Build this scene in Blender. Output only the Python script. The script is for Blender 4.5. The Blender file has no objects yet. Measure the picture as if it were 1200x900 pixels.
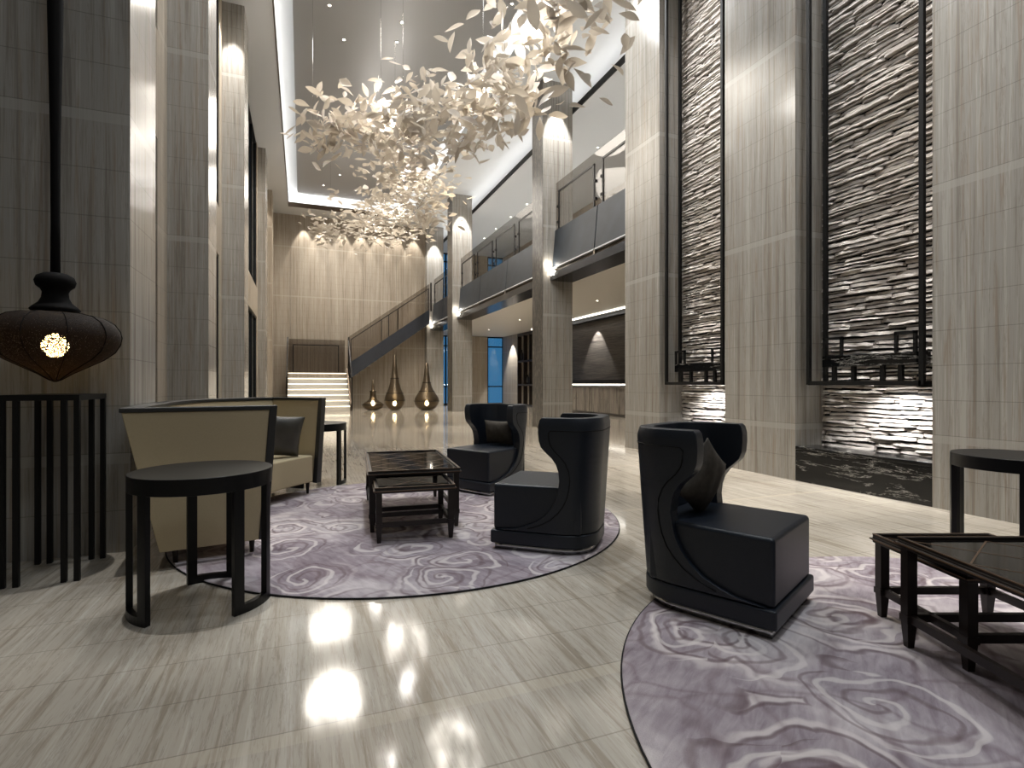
import bpy, math, random
from mathutils import Vector, Matrix
PI = math.pi
C = bpy.context.scene.collection
SC = bpy.context.scene
R = random.Random(7)

# ------------------------------------------------------------------ camera
FPX = 634.0
YAW = math.atan(246 / 634)
cd = bpy.data.cameras.new('camera'); cam = bpy.data.objects.new('camera', cd); C.objects.link(cam)
cam.location = (0, 0, 1.2); cam.rotation_euler = (PI / 2, 0, -YAW)
cd.sensor_width = 36; cd.lens = 36 * FPX / 1200; cd.clip_start = .05; cd.clip_end = 200
SC.camera = cam
SC.view_settings.view_transform = 'Standard'; SC.view_settings.look = 'None'
SC.view_settings.gamma = 1; SC.view_settings.exposure = 0.58; SC.view_settings.use_curve_mapping = False
SC.cycles.max_bounces = 7; SC.cycles.diffuse_bounces = 4; SC.cycles.glossy_bounces = 4
SC.cycles.transparent_max_bounces = 12; SC.cycles.transmission_bounces = 4
SC.cycles.sample_clamp_indirect = 4; SC.cycles.caustics_reflective = False; SC.cycles.caustics_refractive = False

# ------------------------------------------------------------------ materials
def lin(r, g, b):
    f = lambda v: (v / 255 / 12.92) if v / 255 <= .04045 else ((v / 255 + .055) / 1.055) ** 2.4
    return (f(r), f(g), f(b), 1)

class NT:
    def __init__(s, name):
        s.m = bpy.data.materials.new(name); s.m.use_nodes = True
        s.t = s.m.node_tree; s.b = s.t.nodes['Principled BSDF']; s.out = s.t.nodes['Material Output']
    def n(s, typ, **kw):
        x = s.t.nodes.new(typ)
        for k, v in kw.items():
            if k.startswith('i_'):
                x.inputs[k[2:].replace('_', ' ')].default_value = v
            else: setattr(x, k, v)
        return x
    def l(s, a, b): s.t.links.new(a, b)
    def setin(s, sock, v):
        if isinstance(v, bpy.types.NodeSocket): s.l(v, sock)
        else: sock.default_value = v
    def math(s, op, a, b=0.0, c=None, clamp=False):
        x = s.n('ShaderNodeMath', operation=op, use_clamp=clamp); s.setin(x.inputs[0], a); s.setin(x.inputs[1], b)
        if c is not None: s.setin(x.inputs[2], c)
        return x.outputs[0]
    def mix(s, f, a, b, blend='MIX'):
        x = s.n('ShaderNodeMix', data_type='RGBA', blend_type=blend)
        s.setin(x.inputs['Factor'], f); s.setin(x.inputs['A'], a) if False else None
        s.setin(x.inputs[6], a); s.setin(x.inputs[7], b); return x.outputs[2]
    def ramp(s, f, stops):
        x = s.n('ShaderNodeValToRGB'); cr = x.color_ramp
        while len(cr.elements) < len(stops): cr.elements.new(.5)
        for e, (p, c) in zip(cr.elements, stops): e.position = p; e.color = c
        s.l(f, x.inputs[0]); return x.outputs[0]
    def pos(s, scale=(1, 1, 1), obj=False):
        if obj: src = s.n('ShaderNodeTexCoord').outputs['Object']
        else: src = s.n('ShaderNodeNewGeometry').outputs['Position']
        mp = s.n('ShaderNodeMapping'); mp.inputs['Scale'].default_value = scale; s.l(src, mp.inputs[0]); return mp.outputs[0]
    def noise(s, vec, scale=1, detail=4, rough=.5, dist=0):
        x = s.n('ShaderNodeTexNoise'); s.l(vec, x.inputs['Vector'])
        x.inputs['Scale'].default_value = scale; x.inputs['Detail'].default_value = detail
        x.inputs['Roughness'].default_value = rough; x.inputs['Distortion'].default_value = dist
        return x.outputs[0]
    def bump(s, h, strength=.3, dist=.01):
        x = s.n('ShaderNodeBump'); x.inputs['Strength'].default_value = strength; x.inputs['Distance'].default_value = dist
        s.l(h, x.inputs['Height']); s.l(x.outputs[0], s.b.inputs['Normal'])
    def set(s, **kw):
        for k, v in kw.items(): s.setin(s.b.inputs[k.replace('_', ' ')], v)
        return s.m

def simple(name, col, rough=.5, metal=0, spec=.5, noise=0, nscale=40, bump=0, obj=True, coat=0):
    t = NT(name)
    if noise:
        v = t.noise(t.pos(obj=obj), nscale, 3)
        lo = tuple(c * (1 - noise) for c in col[:3]) + (1,); hi = tuple(min(1, c * (1 + noise)) for c in col[:3]) + (1,)
        t.set(Base_Color=t.ramp(v, [(.3, lo), (.7, hi)]))
        if bump: t.bump(v, bump, .004)
    else: t.set(Base_Color=col)
    t.set(Roughness=rough, Metallic=metal, Specular_IOR_Level=spec, Coat_Weight=coat, Coat_Roughness=.05)
    return t.m

def stone(name, base, dark, light, vs, joints=True, bandcol=None, rough=.16, axis='z', coat=.0, spec=.5, rust=None):
    """travertine-like veined polished slabs; veins run along axis; joints every 0.345 m and a pale band every 2.42 m."""
    t = NT(name)
    p = t.pos(vs)
    a = t.noise(p, 1, 5, .62, .25)
    p2 = t.pos(tuple(v * 3.3 for v in vs)); b = t.noise(p2, 1, 3, .7, .1)
    big = t.noise(t.pos(tuple(v * .22 for v in vs)), 1, 2)
    f = t.math('ADD', t.math('MULTIPLY', a, .62), t.math('ADD', t.math('MULTIPLY', b, .28), t.math('MULTIPLY', big, .25)))
    col = t.ramp(f, [(.48, dark), (.55, base), (.61, base), (.68, light)])
    if rust is not None:
        rr = t.noise(t.pos(tuple(v * 1.7 for v in vs)), 1, 4, .75, .4)
        col = t.mix(t.ramp(rr, [(.52, (0, 0, 0, 1)), (.64, (.75, .75, .75, 1))]), col, rust)
    va = t.noise(t.pos(tuple(v * (.55 if v > 2 else .8) for v in vs)), 1, 6, .7, .3)
    thin = t.ramp(t.math('ABSOLUTE', t.math('SUBTRACT', va, .5)), [(0, (1, 1, 1, 1)), (.016, (0, 0, 0, 1))])
    col = t.mix(t.math('MULTIPLY', thin, .38), col, tuple(c * .62 for c in (rust or dark)[:3]) + (1,))
    if joints:
        sep = t.n('ShaderNodeSeparateXYZ'); t.l(t.pos(), sep.inputs[0])
        z = sep.outputs['Z' if axis == 'z' else 'Y']
        off = -.63 if axis == 'z' else -1.94 + 2.42
        zz = t.math('ADD', z, off)
        m = t.math('FLOORED_MODULO', zz, 2.42)
        band = t.math('LESS_THAN', m, .075)
        q = t.math('FLOORED_MODULO', t.math('SUBTRACT', m, .075), .335)
        jl = t.math('LESS_THAN', q, .006)
        col = t.mix(t.math('MULTIPLY', band, .55 if axis == 'z' else .28), col, bandcol or light)
        col = t.mix(t.math('MULTIPLY', jl, .45), col, tuple(c * .45 for c in dark[:3]) + (1,))
    t.set(Base_Color=col, Roughness=rough, Specular_IOR_Level=spec, Coat_Weight=coat, Coat_Roughness=.04)
    return t.m

M = {}
M['wall'] = stone('veined grey stone', lin(152, 149, 143), lin(130, 125, 118), lin(168, 165, 159), (20, 20, .45), rough=.2, rust=lin(140, 127, 114), spec=.32)
M['backwall'] = stone('veined warm stone', lin(162, 152, 138), lin(138, 126, 111), lin(178, 169, 155), (24, 24, .4), rough=.4, rust=lin(148, 132, 114))
M['floor'] = stone('polished veined floor', lin(178, 170, 157), lin(152, 142, 127), lin(190, 183, 171), (24, 1.1, 24), axis='y', rough=.09, coat=.08, spec=.5,
                   bandcol=lin(200, 188, 168), rust=lin(156, 145, 131))
M['darkstone'] = stone('dark veined marble strip', lin(74, 71, 67), lin(44, 43, 42), lin(112, 108, 102), (14, 14, 6), joints=False, rough=.35)
M['paint'] = simple('ceiling paint', lin(204, 206, 208), .6)
M['lowpaint'] = simple('soffit paint', lin(210, 206, 199), .5)
M['gloss'] = simple('gloss ceiling panel', lin(134, 134, 134), .36, 0, .7)
M['bronzeedge'] = simple('bronze edge', lin(92, 78, 64), .35, .6)
M['black'] = simple('black painted metal', lin(12, 12, 12), .5, 0, .25)
M['blacklac'] = simple('black lacquer', lin(5, 6, 9), .36, 0, .3)
M['frame'] = simple('dark bronze frame', lin(24, 20, 18), .45, 0, .3)
M['stringer'] = simple('polished steel stringer', lin(120, 124, 134), .2, .95, .5, noise=.12, nscale=1.5, obj=False)
M['mezz'] = simple('blue black metal panel', lin(36, 42, 49), .5, .1, .35, noise=.22, nscale=3, obj=False)
M['beam'] = simple('brushed blue metal', lin(86, 90, 98), .22, .95, .5, noise=.15, nscale=2, obj=False)
M['chrome'] = simple('chrome', lin(190, 190, 190), .12, 1)
M['navy'] = simple('midnight leather', lin(24, 30, 39), .4, 0, .42, noise=.25, nscale=260, bump=.25)
M['piping'] = simple('dark piping', lin(10, 12, 14), .6, 0, .2)
M['cushion'] = simple('dark olive velvet', lin(68, 63, 56), .75, 0, .3, noise=.2, nscale=30)
M['satin'] = simple('charcoal satin', lin(62, 60, 54), .38, 0, .5, noise=.2, nscale=8)
M['cream'] = simple('cream linen', lin(182, 168, 138), .85, 0, .2, noise=.1, nscale=400, bump=.3)
M['trim'] = simple('charcoal wood trim', lin(40, 40, 40), .4)
M['walnut'] = simple('dark walnut', lin(32, 24, 20), .36, 0, .4, noise=.25, nscale=12)
M['walnutedge'] = simple('brass brown edge', lin(112, 88, 68), .35, .4)  # brass-brown table edge lines and inlay, paler than the walnut
M['cabinet'] = stone('lit wood veneer', lin(122, 115, 107), lin(80, 75, 68), lin(150, 142, 132), (20, 20, 1), joints=False, rough=.3)
M['darkwood'] = simple('dark horizontal veneer', lin(50, 46, 44), .3, 0, .5)
M['carbon'] = simple('shelf object and gap shade black', lin(16, 15, 15), .5)
M['rubber'] = simple('matte black', lin(5, 4, 4), .8, 0, .15)

def glassmat(name, tint, gloss=.12, dark=.0, rough=.02):
    t = NT(name); t.t.nodes.remove(t.b)
    tr = t.n('ShaderNodeBsdfTransparent'); tr.inputs[0].default_value = tint
    gl = t.n('ShaderNodeBsdfGlossy'); gl.inputs['Roughness'].default_value = rough
    fr = t.n('ShaderNodeValue'); fr.outputs[0].default_value = gloss
    mx = t.n('ShaderNodeMixShader'); t.l(fr.outputs[0], mx.inputs[0]); t.l(tr.outputs[0], mx.inputs[1]); t.l(gl.outputs[0], mx.inputs[2])
    t.l(mx.outputs[0], t.out.inputs[0]); return t.m
M['glass'] = glassmat('window glass', (.95, .97, 1, 1), .06)
M['smoke'] = glassmat('smoked balustrade glass', (.73, .71, .69, 1), .04)
M['tableglass'] = simple('black table glass', lin(9, 9, 9), .06, 0, .5)

def emis(name, col, st):
    t = NT(name); t.set(Base_Color=(0, 0, 0, 1), Emission_Color=col, Emission_Strength=st); return t.m
M['lamp'] = emis('lamp face', lin(255, 246, 228), 14)
M['led'] = emis('led strip', lin(255, 240, 212), 3)
M['ledbright'] = emis('led line', lin(255, 246, 230), 5)
M['bulb'] = emis('glowing bulb', lin(255, 214, 140), 22)

def blackmarble():
    t = NT('black marble with gold veins')
    v = t.noise(t.pos((1.1, 1.1, 13)), 1, 9, .7, .35)
    w = t.noise(t.pos((1.5, 1.5, 4)), 1, 3)
    d = t.math('ABSOLUTE', t.math('SUBTRACT', v, .5))
    k = t.math('MULTIPLY', t.math('LESS_THAN', d, .008), t.math('GREATER_THAN', w, .46))
    c = t.ramp(v, [(.3, lin(3, 3, 4)), (.55, lin(9, 10, 11)), (.7, lin(30, 28, 26))])
    t.set(Base_Color=t.mix(k, c, lin(150, 147, 142)), Roughness=.18, Coat_Weight=0); return t.m
M['bmarble'] = blackmarble()

def splitstone():
    t = NT('split face stone')
    a = t.noise(t.pos((3, 3, 14)), 1, 6, .65, .3)
    g = t.noise(t.pos((9, 9, 50)), 1, 5, .7)
    c = t.ramp(a, [(.3, lin(164, 156, 150)), (.5, lin(202, 195, 189)), (.68, lin(226, 221, 215))])
    t.set(Base_Color=c, Roughness=.8, Specular_IOR_Level=.25); t.bump(g, .7, .02); return t.m
M['split'] = splitstone()

def rugmat():
    t = NT('mauve cloud patterned carpet')
    p = t.pos(obj=True)
    dn = t.n('ShaderNodeTexNoise'); t.l(p, dn.inputs['Vector']); dn.inputs['Scale'].default_value = 1.9; dn.inputs['Detail'].default_value = 3
    vm = t.n('ShaderNodeVectorMath', operation='MULTIPLY_ADD'); t.l(dn.outputs['Color'], vm.inputs[0])
    vm.inputs[1].default_value = (.42, .42, 0); t.l(p, vm.inputs[2])
    def vor(sc, rnd=.9):
        x = t.n('ShaderNodeTexVoronoi', feature='F1'); x.inputs['Scale'].default_value = sc
        x.inputs['Randomness'].default_value = rnd; t.l(vm.outputs[0], x.inputs['Vector']); return x.outputs['Distance']
    v = vor(2.0)
    rings = t.math('SINE', t.math('MULTIPLY', v, 24))
    ring = t.ramp(rings, [(.0, (0, 0, 0, 1)), (.55, (.1, .1, .1, 1)), (.97, (1, 1, 1, 1))])
    vp = t.n('ShaderNodeTexVoronoi', feature='F1'); vp.inputs['Scale'].default_value = 1.9; t.l(vm.outputs[0], vp.inputs['Vector'])
    sb = t.n('ShaderNodeVectorMath', operation='SUBTRACT'); t.l(vm.outputs[0], sb.inputs[0]); t.l(vp.outputs['Position'], sb.inputs[1])
    sx = t.n('ShaderNodeSeparateXYZ'); t.l(sb.outputs[0], sx.inputs[0])
    an = t.math('ARCTAN2', sx.outputs[1], sx.outputs[0])
    ln_ = t.n('ShaderNodeVectorMath', operation='LENGTH'); t.l(sb.outputs[0], ln_.inputs[0])
    spv = t.math('SINE', t.math('ADD', an, t.math('MULTIPLY', ln_.outputs['Value'], 46)))
    near_ = t.math('LESS_THAN', ln_.outputs['Value'], .26)
    spl = t.math('MULTIPLY', t.ramp(spv, [(.72, (0, 0, 0, 1)), (.95, (1, 1, 1, 1))]), near_)
    spd = t.math('MULTIPLY', t.ramp(t.math('MULTIPLY', spv, -1), [(.8, (0, 0, 0, 1)), (1, (1, 1, 1, 1))]), near_)
    e = t.n('ShaderNodeTexVoronoi', feature='DISTANCE_TO_EDGE'); e.inputs['Scale'].default_value = 2.6; t.l(vm.outputs[0], e.inputs['Vector'])
    edge = t.ramp(e.outputs['Distance'], [(0, (1, 1, 1, 1)), (.05, (0, 0, 0, 1))])
    big = t.noise(p, 1.3, 4, .55, .6)
    base = t.ramp(big, [(.34, lin(112, 100, 110)), (.46, lin(148, 137, 144)), (.56, lin(184, 174, 177)), (.68, lin(204, 196, 197))])
    fine = t.noise(t.pos((14, 3, 1), obj=True), 2, 5, .6, .5)
    base = t.mix(.3, base, t.ramp(fine, [(.3, lin(118, 106, 110)), (.7, lin(212, 204, 205))]))
    mask = t.ramp(t.noise(p, 1.0, 2), [(.42, (0, 0, 0, 1)), (.56, (1, 1, 1, 1))])
    base = t.mix(t.math('MULTIPLY', t.math('MULTIPLY', ring, mask), .65), base, lin(216, 206, 204))
    rings2 = t.ramp(t.math('SINE', t.math('ADD', t.math('MULTIPLY', v, 24), 1.1)), [(.8, (0, 0, 0, 1)), (1, (1, 1, 1, 1))])
    base = t.mix(t.math('MULTIPLY', t.math('MULTIPLY', rings2, mask), .6), base, lin(84, 62, 66))
    base = t.mix(t.math('MULTIPLY', edge, .35), base, lin(96, 74, 82))
    base = t.mix(t.math('MULTIPLY', spl, .5), base, lin(222, 214, 210)); base = t.mix(t.math('MULTIPLY', spd, .5), base, lin(92, 72, 74))
    fib = t.noise(p, 320, 2)
    t.set(Base_Color=base, Roughness=.95, Specular_IOR_Level=.1); t.bump(fib, .5, .004); return t.m
M['rug'] = rugmat()

def veneer():
    t = NT('dark ribbed veneer')
    a = t.noise(t.pos((1.2, 1.2, 34)), 1, 4, .6, .1)
    t.set(Base_Color=t.ramp(a, [(.35, lin(40, 37, 35)), (.7, lin(92, 86, 80))]), Roughness=.3); return t.m
M['darkwood'] = veneer()

def woven(name, col, period, open_):
    t = NT(name)
    sep = t.n('ShaderNodeSeparateXYZ'); t.l(t.pos(obj=True), sep.inputs[0])
    ang = t.math('ARCTAN2', sep.outputs['Y'], sep.outputs['X'])
    a = t.math('FRACT', t.math('MULTIPLY', ang, period[0] / (2 * PI)))
    b = t.math('FRACT', t.math('MULTIPLY', sep.outputs['Z'], period[1]))
    hole = t.math('MULTIPLY', t.math('GREATER_THAN', a, 1 - open_), t.math('GREATER_THAN', b, 1 - open_))
    t.set(Base_Color=col, Roughness=.3, Metallic=.85, Alpha=t.math('SUBTRACT', 1.0, hole)); return t.m
M['woven'] = woven('woven bronze wire', lin(104, 92, 76), (54, 22), .42)
def gauze():
    t = NT('dark perforated gauze')
    w = t.n('ShaderNodeTexWhiteNoise'); sc = t.n('ShaderNodeVectorMath', operation='SNAP'); sc.inputs[1].default_value = (.0024, .0024, .0024)
    t.l(t.pos(obj=True), sc.inputs[0]); t.l(sc.outputs[0], w.inputs['Vector'])
    t.set(Base_Color=lin(20, 16, 14), Roughness=.8, Specular_IOR_Level=.2, Alpha=t.math('SUBTRACT', 1.0, t.math('LESS_THAN', w.outputs['Value'], .1)))
    tl = t.n('ShaderNodeBsdfTranslucent'); tl.inputs[0].default_value = lin(150, 110, 70)
    mx = t.n('ShaderNodeMixShader'); mx.inputs[0].default_value = .006
    t.l(t.b.outputs[0], mx.inputs[1]); t.l(tl.outputs[0], mx.inputs[2]); t.l(mx.outputs[0], t.out.inputs[0]); return t.m
M['gauze'] = gauze()
def leafmat():
    t = NT('pale leaf enamel')
    t.set(Base_Color=lin(168, 161, 152), Roughness=.42, Specular_IOR_Level=.35)
    tl = t.n('ShaderNodeBsdfTranslucent'); tl.inputs[0].default_value = lin(220, 208, 190)
    mx = t.n('ShaderNodeMixShader'); mx.inputs[0].default_value = .25
    t.l(t.b.outputs[0], mx.inputs[1]); t.l(tl.outputs[0], mx.inputs[2]); t.l(mx.outputs[0], t.out.inputs[0]); return t.m
M['leaf'] = leafmat()

# ------------------------------------------------------------------ mesh helpers
class MB:
    def __init__(s): s.v = []; s.f = []; s.sm = []
    def add(s, vs, fs, smooth=False):
        o = len(s.v); s.v += [tuple(p) for p in vs]
        for f in fs: s.f.append(tuple(i + o for i in f)); s.sm.append(smooth)
        return s
    def box(s, x0, x1, y0, y1, z0, z1, m=None):
        vs = [Vector(p) for p in ((x0, y0, z0), (x1, y0, z0), (x1, y1, z0), (x0, y1, z0), (x0, y0, z1), (x1, y0, z1), (x1, y1, z1), (x0, y1, z1))]
        if m is not None: vs = [m @ p for p in vs]
        return s.hexa(vs)
    def hexa(s, vs):
        return s.add(vs, [(0, 3, 2, 1), (4, 5, 6, 7), (0, 1, 5, 4), (1, 2, 6, 5), (2, 3, 7, 6), (3, 0, 4, 7)])
    def prism(s, poly, z0, z1, smooth=False):
        n = len(poly)
        vs = [(x, y, z0) for x, y in poly] + [(x, y, z1) for x, y in poly]
        s.add(vs, [tuple(range(n - 1, -1, -1)), tuple(range(n, 2 * n))])
        o = len(s.v) - 2 * n
        for i in range(n):
            j = (i + 1) % n; s.f.append((o + i, o + j, o + n + j, o + n + i)); s.sm.append(smooth)
        return s
    def grid(s, rows, closed_u=False, smooth=True, flip=False):
        nr, nc = len(rows), len(rows[0]); vs = [p for r in rows for p in r]; fs = []
        for i in range(nr - 1):
            for j in range(nc if closed_u else nc - 1):
                k = (j + 1) % nc; q = (i * nc + j, i * nc + k, (i + 1) * nc + k, (i + 1) * nc + j)
                fs.append(q[::-1] if flip else q)
        return s.add(vs, fs, smooth)
    def lathe(s, prof, c=(0, 0, 0), n=32, caps=True):
        rows = [[(c[0] + r * math.cos(2 * PI * j / n), c[1] + r * math.sin(2 * PI * j / n), c[2] + z) for j in range(n)] for r, z in prof]
        s.grid(rows, True)
        if caps:
            o = len(s.v) - n * len(prof)
            s.f.append(tuple(range(o + n - 1, o - 1, -1))); s.sm.append(False)
            s.f.append(tuple(range(len(s.v) - n, len(s.v)))); s.sm.append(False)
        return s
    def tube(s, pts, r, n=8, closed=False, smooth=True):
        pts = [Vector(p) for p in pts]; rows = []; L = len(pts)
        for i, p in enumerate(pts):
            a = pts[(i - 1) % L] if (closed or i > 0) else p; b = pts[(i + 1) % L] if (closed or i < L - 1) else p
            d = (b - a).normalized(); u = d.orthogonal().normalized() if abs(d.z) > .99 else d.cross(Vector((0, 0, 1))).normalized()
            w = d.cross(u)
            rows.append([p + (u * math.cos(2 * PI * j / n) + w * math.sin(2 * PI * j / n)) * r for j in range(n)])
        if closed: rows.append(rows[0])
        s.grid(rows, True, smooth)
        if not closed:
            o = len(s.v) - n * L
            s.f.append(tuple(range(o + n - 1, o - 1, -1))); s.sm.append(False)
            s.f.append(tuple(range(len(s.v) - n, len(s.v)))); s.sm.append(False)
        return s
    def bar(s, a, b, w, h=None):
        a, b = Vector(a), Vector(b); h = h or w; d = (b - a).normalized()
        u = Vector((1, 0, 0)) if abs(d.z) > .99 else d.cross(Vector((0, 0, 1))).normalized()
        v = d.cross(u); u = u * w / 2; v = v * h / 2
        return s.hexa([a - u - v, a + u - v, a + u + v, a - u + v, b - u - v, b + u - v, b + u + v, b - u + v])
    def build(s, name, mat, parent=None, kind=None, bevel=0, seg=2, sub=0, label=None, angle=35):
        me = bpy.data.meshes.new(name); me.from_pydata(s.v, [], s.f)
        for p, q in zip(me.polygons, s.sm): p.use_smooth = q
        me.materials.append(M[mat] if isinstance(mat, str) else mat); me.update()
        import bmesh
        bm = bmesh.new(); bm.from_mesh(me); bmesh.ops.recalc_face_normals(bm, faces=bm.faces); bm.to_mesh(me); bm.free()
        o = bpy.data.objects.new(name, me); C.objects.link(o)
        if parent is not None: o.parent = parent
        if kind: o['kind'] = kind
        if label: o['label'] = label
        if bevel:
            b = o.modifiers.new('bevel', 'BEVEL'); b.width = bevel; b.segments = seg; b.limit_method = 'ANGLE'; b.angle_limit = math.radians(angle)
            for p in me.polygons: p.use_smooth = True
            b.harden_normals = False
            w = o.modifiers.new('wn', 'WEIGHTED_NORMAL'); w.keep_sharp = True
        if sub:
            b = o.modifiers.new('sub', 'SUBSURF'); b.levels = sub; b.render_levels = sub
        return o

def thing(name, label, cat, loc=(0, 0, 0), rz=0, group=None):
    o = bpy.data.objects.new(name, None); C.objects.link(o); o.location = loc; o.rotation_euler = (0, 0, rz)
    o['label'] = label; o['category'] = cat
    if group: o['group'] = group
    return o
def tag(o, label, cat, group=None):
    o['label'] = label; o['category'] = cat
    if group: o['group'] = group
    return o
def copytree(o, parent=None):
    c = o.copy(); C.objects.link(c); c.parent = parent
    for ch in list(o.children): copytree(ch, c)
    return c
def struct(name, mb, mat, **k):
    return mb.build(name, mat, kind='structure', **k)
def spot(loc, power, size=50, blend=.5, target=None, rad=.05, col=(1, .9, .76)):
    l = bpy.data.lights.new('spot_light', 'SPOT'); l.energy = power; l.spot_size = math.radians(size); l.spot_blend = blend
    l.shadow_soft_size = rad; l.color = col
    o = bpy.data.objects.new('spot_light', l); C.objects.link(o); o.location = loc
    if target is not None:
        o.rotation_euler = (Vector(target) - Vector(loc)).to_track_quat('-Z', 'Y').to_euler()
    return o
def area(loc, sx, sy, power, rot=(0, 0, 0), col=(1, .9, .76)):
    l = bpy.data.lights.new('strip_light', 'AREA'); l.shape = 'RECTANGLE'; l.size = sx; l.size_y = sy; l.energy = power; l.color = col
    o = bpy.data.objects.new('strip_light', l); C.objects.link(o); o.location = loc; o.rotation_euler = rot; return o

# ------------------------------------------------------------------ world: dusk sky seen through the windows
w = bpy.data.worlds.new('dusk'); SC.world = w; w.use_nodes = True
w.node_tree.nodes['Background'].inputs[0].default_value = lin(62, 130, 176); w.node_tree.nodes['Background'].inputs[1].default_value = .5

ZC = 9.5                      # main ceiling height
XL, XR = -1.15, 5.72          # faces of the left and right pillars
YB = 28.6                     # wall behind the stairs
YF = 30.6                     # window wall beyond the mezzanine
XM = 11.3                     # wall under the mezzanine

# ------------------------------------------------------------------ shell
struct('floor', MB().box(-4.2, 11.6, -5, 30.8, -.2, 0), 'floor')
# ceiling with the coffer opening
cx0, cx1, cy0, cy1 = -.6, 5.1, 1.0, 27.3
mb = MB()
mb.box(-4.2, cx0, -5, 30.8, ZC, ZC + .12); mb.box(cx1, 7.9, -5, 30.8, ZC, ZC + .12)
mb.box(cx0, cx1, -5, cy0, ZC, ZC + .12); mb.box(cx0, cx1, cy1, 30.8, ZC, ZC + .12)
struct('ceiling', mb, 'paint')
mb = MB(); e = .45
mb.box(cx0 - e, cx0 - e + .05, cy0 - e, cy1 + e, ZC + .12, ZC + .75); mb.box(cx1 + e - .05, cx1 + e, cy0 - e, cy1 + e, ZC + .12, ZC + .75)
mb.box(cx0 - e, cx1 + e, cy0 - e, cy0 - e + .05, ZC + .12, ZC + .75); mb.box(cx0 - e, cx1 + e, cy1 + e - .05, cy1 + e, ZC + .12, ZC + .75)
mb.box(cx0 - e, cx1 + e, cy0 - e, cy1 + e, ZC + .75, ZC + .8)
struct('ceiling_coffer', mb, 'paint')
g = .02
mb = MB()
for a, b, c_, d in ((cx0, cx0 + g, cy0, cy1), (cx0, cx1, cy0, cy0 + g), (cx0, cx1, cy1 - g, cy1)):
    mb.box(a, b, c_, d, ZC - .015, ZC + .2)
mb.box(cx1 - g, cx1, cy0, cy1, ZC - .015, ZC + .012)
struct('trim_coffer', mb, 'bronzeedge')
struct('trim_coffer_fascia', MB().box(cx1 - g, cx1, cy0, cy1, ZC + .012, ZC + .3), 'paint')
struct('ceiling_panel', MB().box(cx0 + .4, cx1 - .4, cy0 + .4, cy1 - .65, ZC + .45, ZC + .5), 'gloss')
# side ceiling over the mezzanine
mb = MB().box(7.1, 11.6, 8.6, 30.8, 8.8, 8.86); mb.box(7.9, 11.6, 8.6, 30.8, 8.86, 8.9); mb.box(7.9, 7.98, 8.6, 30.8, 8.86, ZC + .12)
struct('ceiling_mezzanine', mb, 'paint')
struct('trim_mezzanine', MB().box(7.06, 7.1, 8.6, YF, 8.78, 8.94), 'black')

# left walls
mb = MB()
mb.box(-4.2, XL, 4.61, 5.33, 0, ZC)
struct('pillar_left_1', mb, 'wall', bevel=0)
struct('pillar_left_2', MB().box(-1.9, XL, 8.1, 8.8, 0, ZC), 'wall')
struct('pillar_left_3', MB().box(-1.9, -1.18, 13.2, 14.1, 0, ZC), 'wall')
struct('pillar_left_4', MB().box(-1.9, -1.2, 20.9, 22.0, 0, ZC), 'wall')
struct('pillar_left_5', MB().box(-1.9, -1.2, 25.3, 26.4, 0, ZC), 'backwall')
struct('wall_left', MB().box(-4.3, -4.2, -5, 5.33, 0, ZC), 'wall')
# recessed wall strips between the pillars with dark windows above and below a band
wn = 1
def bay(y0, y1, wy0, wy1, z1, z2, x=-1.62):
    global wn
    mb = MB().box(x - .2, x, y0, y1, z1, z2).box(x - .2, x, y0, wy0, 0, z1).box(x - .2, x, wy1, y1, 0, z1)
    mb.box(x - .2, x, y0, wy0, z2, ZC).box(x - .2, x, wy1, y1, z2, ZC)
    struct('wall_left_recess', mb, 'backwall')
    for a, b in ((0, z1), (z2, ZC)):
        f = MB(); t = .06
        f.box(x - .1, x - .02, wy0, wy0 + t, a, b).box(x - .1, x - .02, wy1 - t, wy1, a, b).box(x - .1, x - .02, wy0, wy1, a, a + t).box(x - .1, x - .02, wy0, wy1, b - t, b)
        n = max(1, int((wy1 - wy0) / 1.3))
        for i in range(1, n): f.box(x - .1, x - .02, wy0 + (wy1 - wy0) * i / n - t / 2, wy0 + (wy1 - wy0) * i / n + t / 2, a, b)
        o = struct('window_%d' % wn, f, 'black'); wn += 1
        MB().box(x - .08, x - .07, wy0, wy1, a, b).build('pane', darkglass, o)
darkglass = simple('dark window glass', lin(14, 24, 32), .05, 0, .5)
bay(5.33, 8.1, 6.9, 7.6, 4.15, 5.45)
bay(8.8, 13.2, 9.4, 12.8, 3.9, 4.9)
bay(14.1, 20.9, 14.5, 20.5, 3.5, 4.5, -1.45)
struct('wall_left_far', MB().box(-1.9, -1.62, 22.0, 28.7, 0, ZC), 'backwall')
# back wall behind the stairs, upright slabs with narrow rebates
mb = MB(); xs = [-1.62, -.54, 1.2, 2.9, 4.6, 6.12]
for i in range(5):
    mb.box(xs[i] + .012, xs[i + 1] - .012, YB, YB + .2, 0, ZC)
mb.box(-1.7, 6.2, YB + .03, YB + .22, 0, ZC)
struct('wall_back', mb, 'backwall')
struct('wall_back_return', MB().box(6.1, 6.3, YB + .2, YF + .2, 0, ZC), 'backwall')

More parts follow.
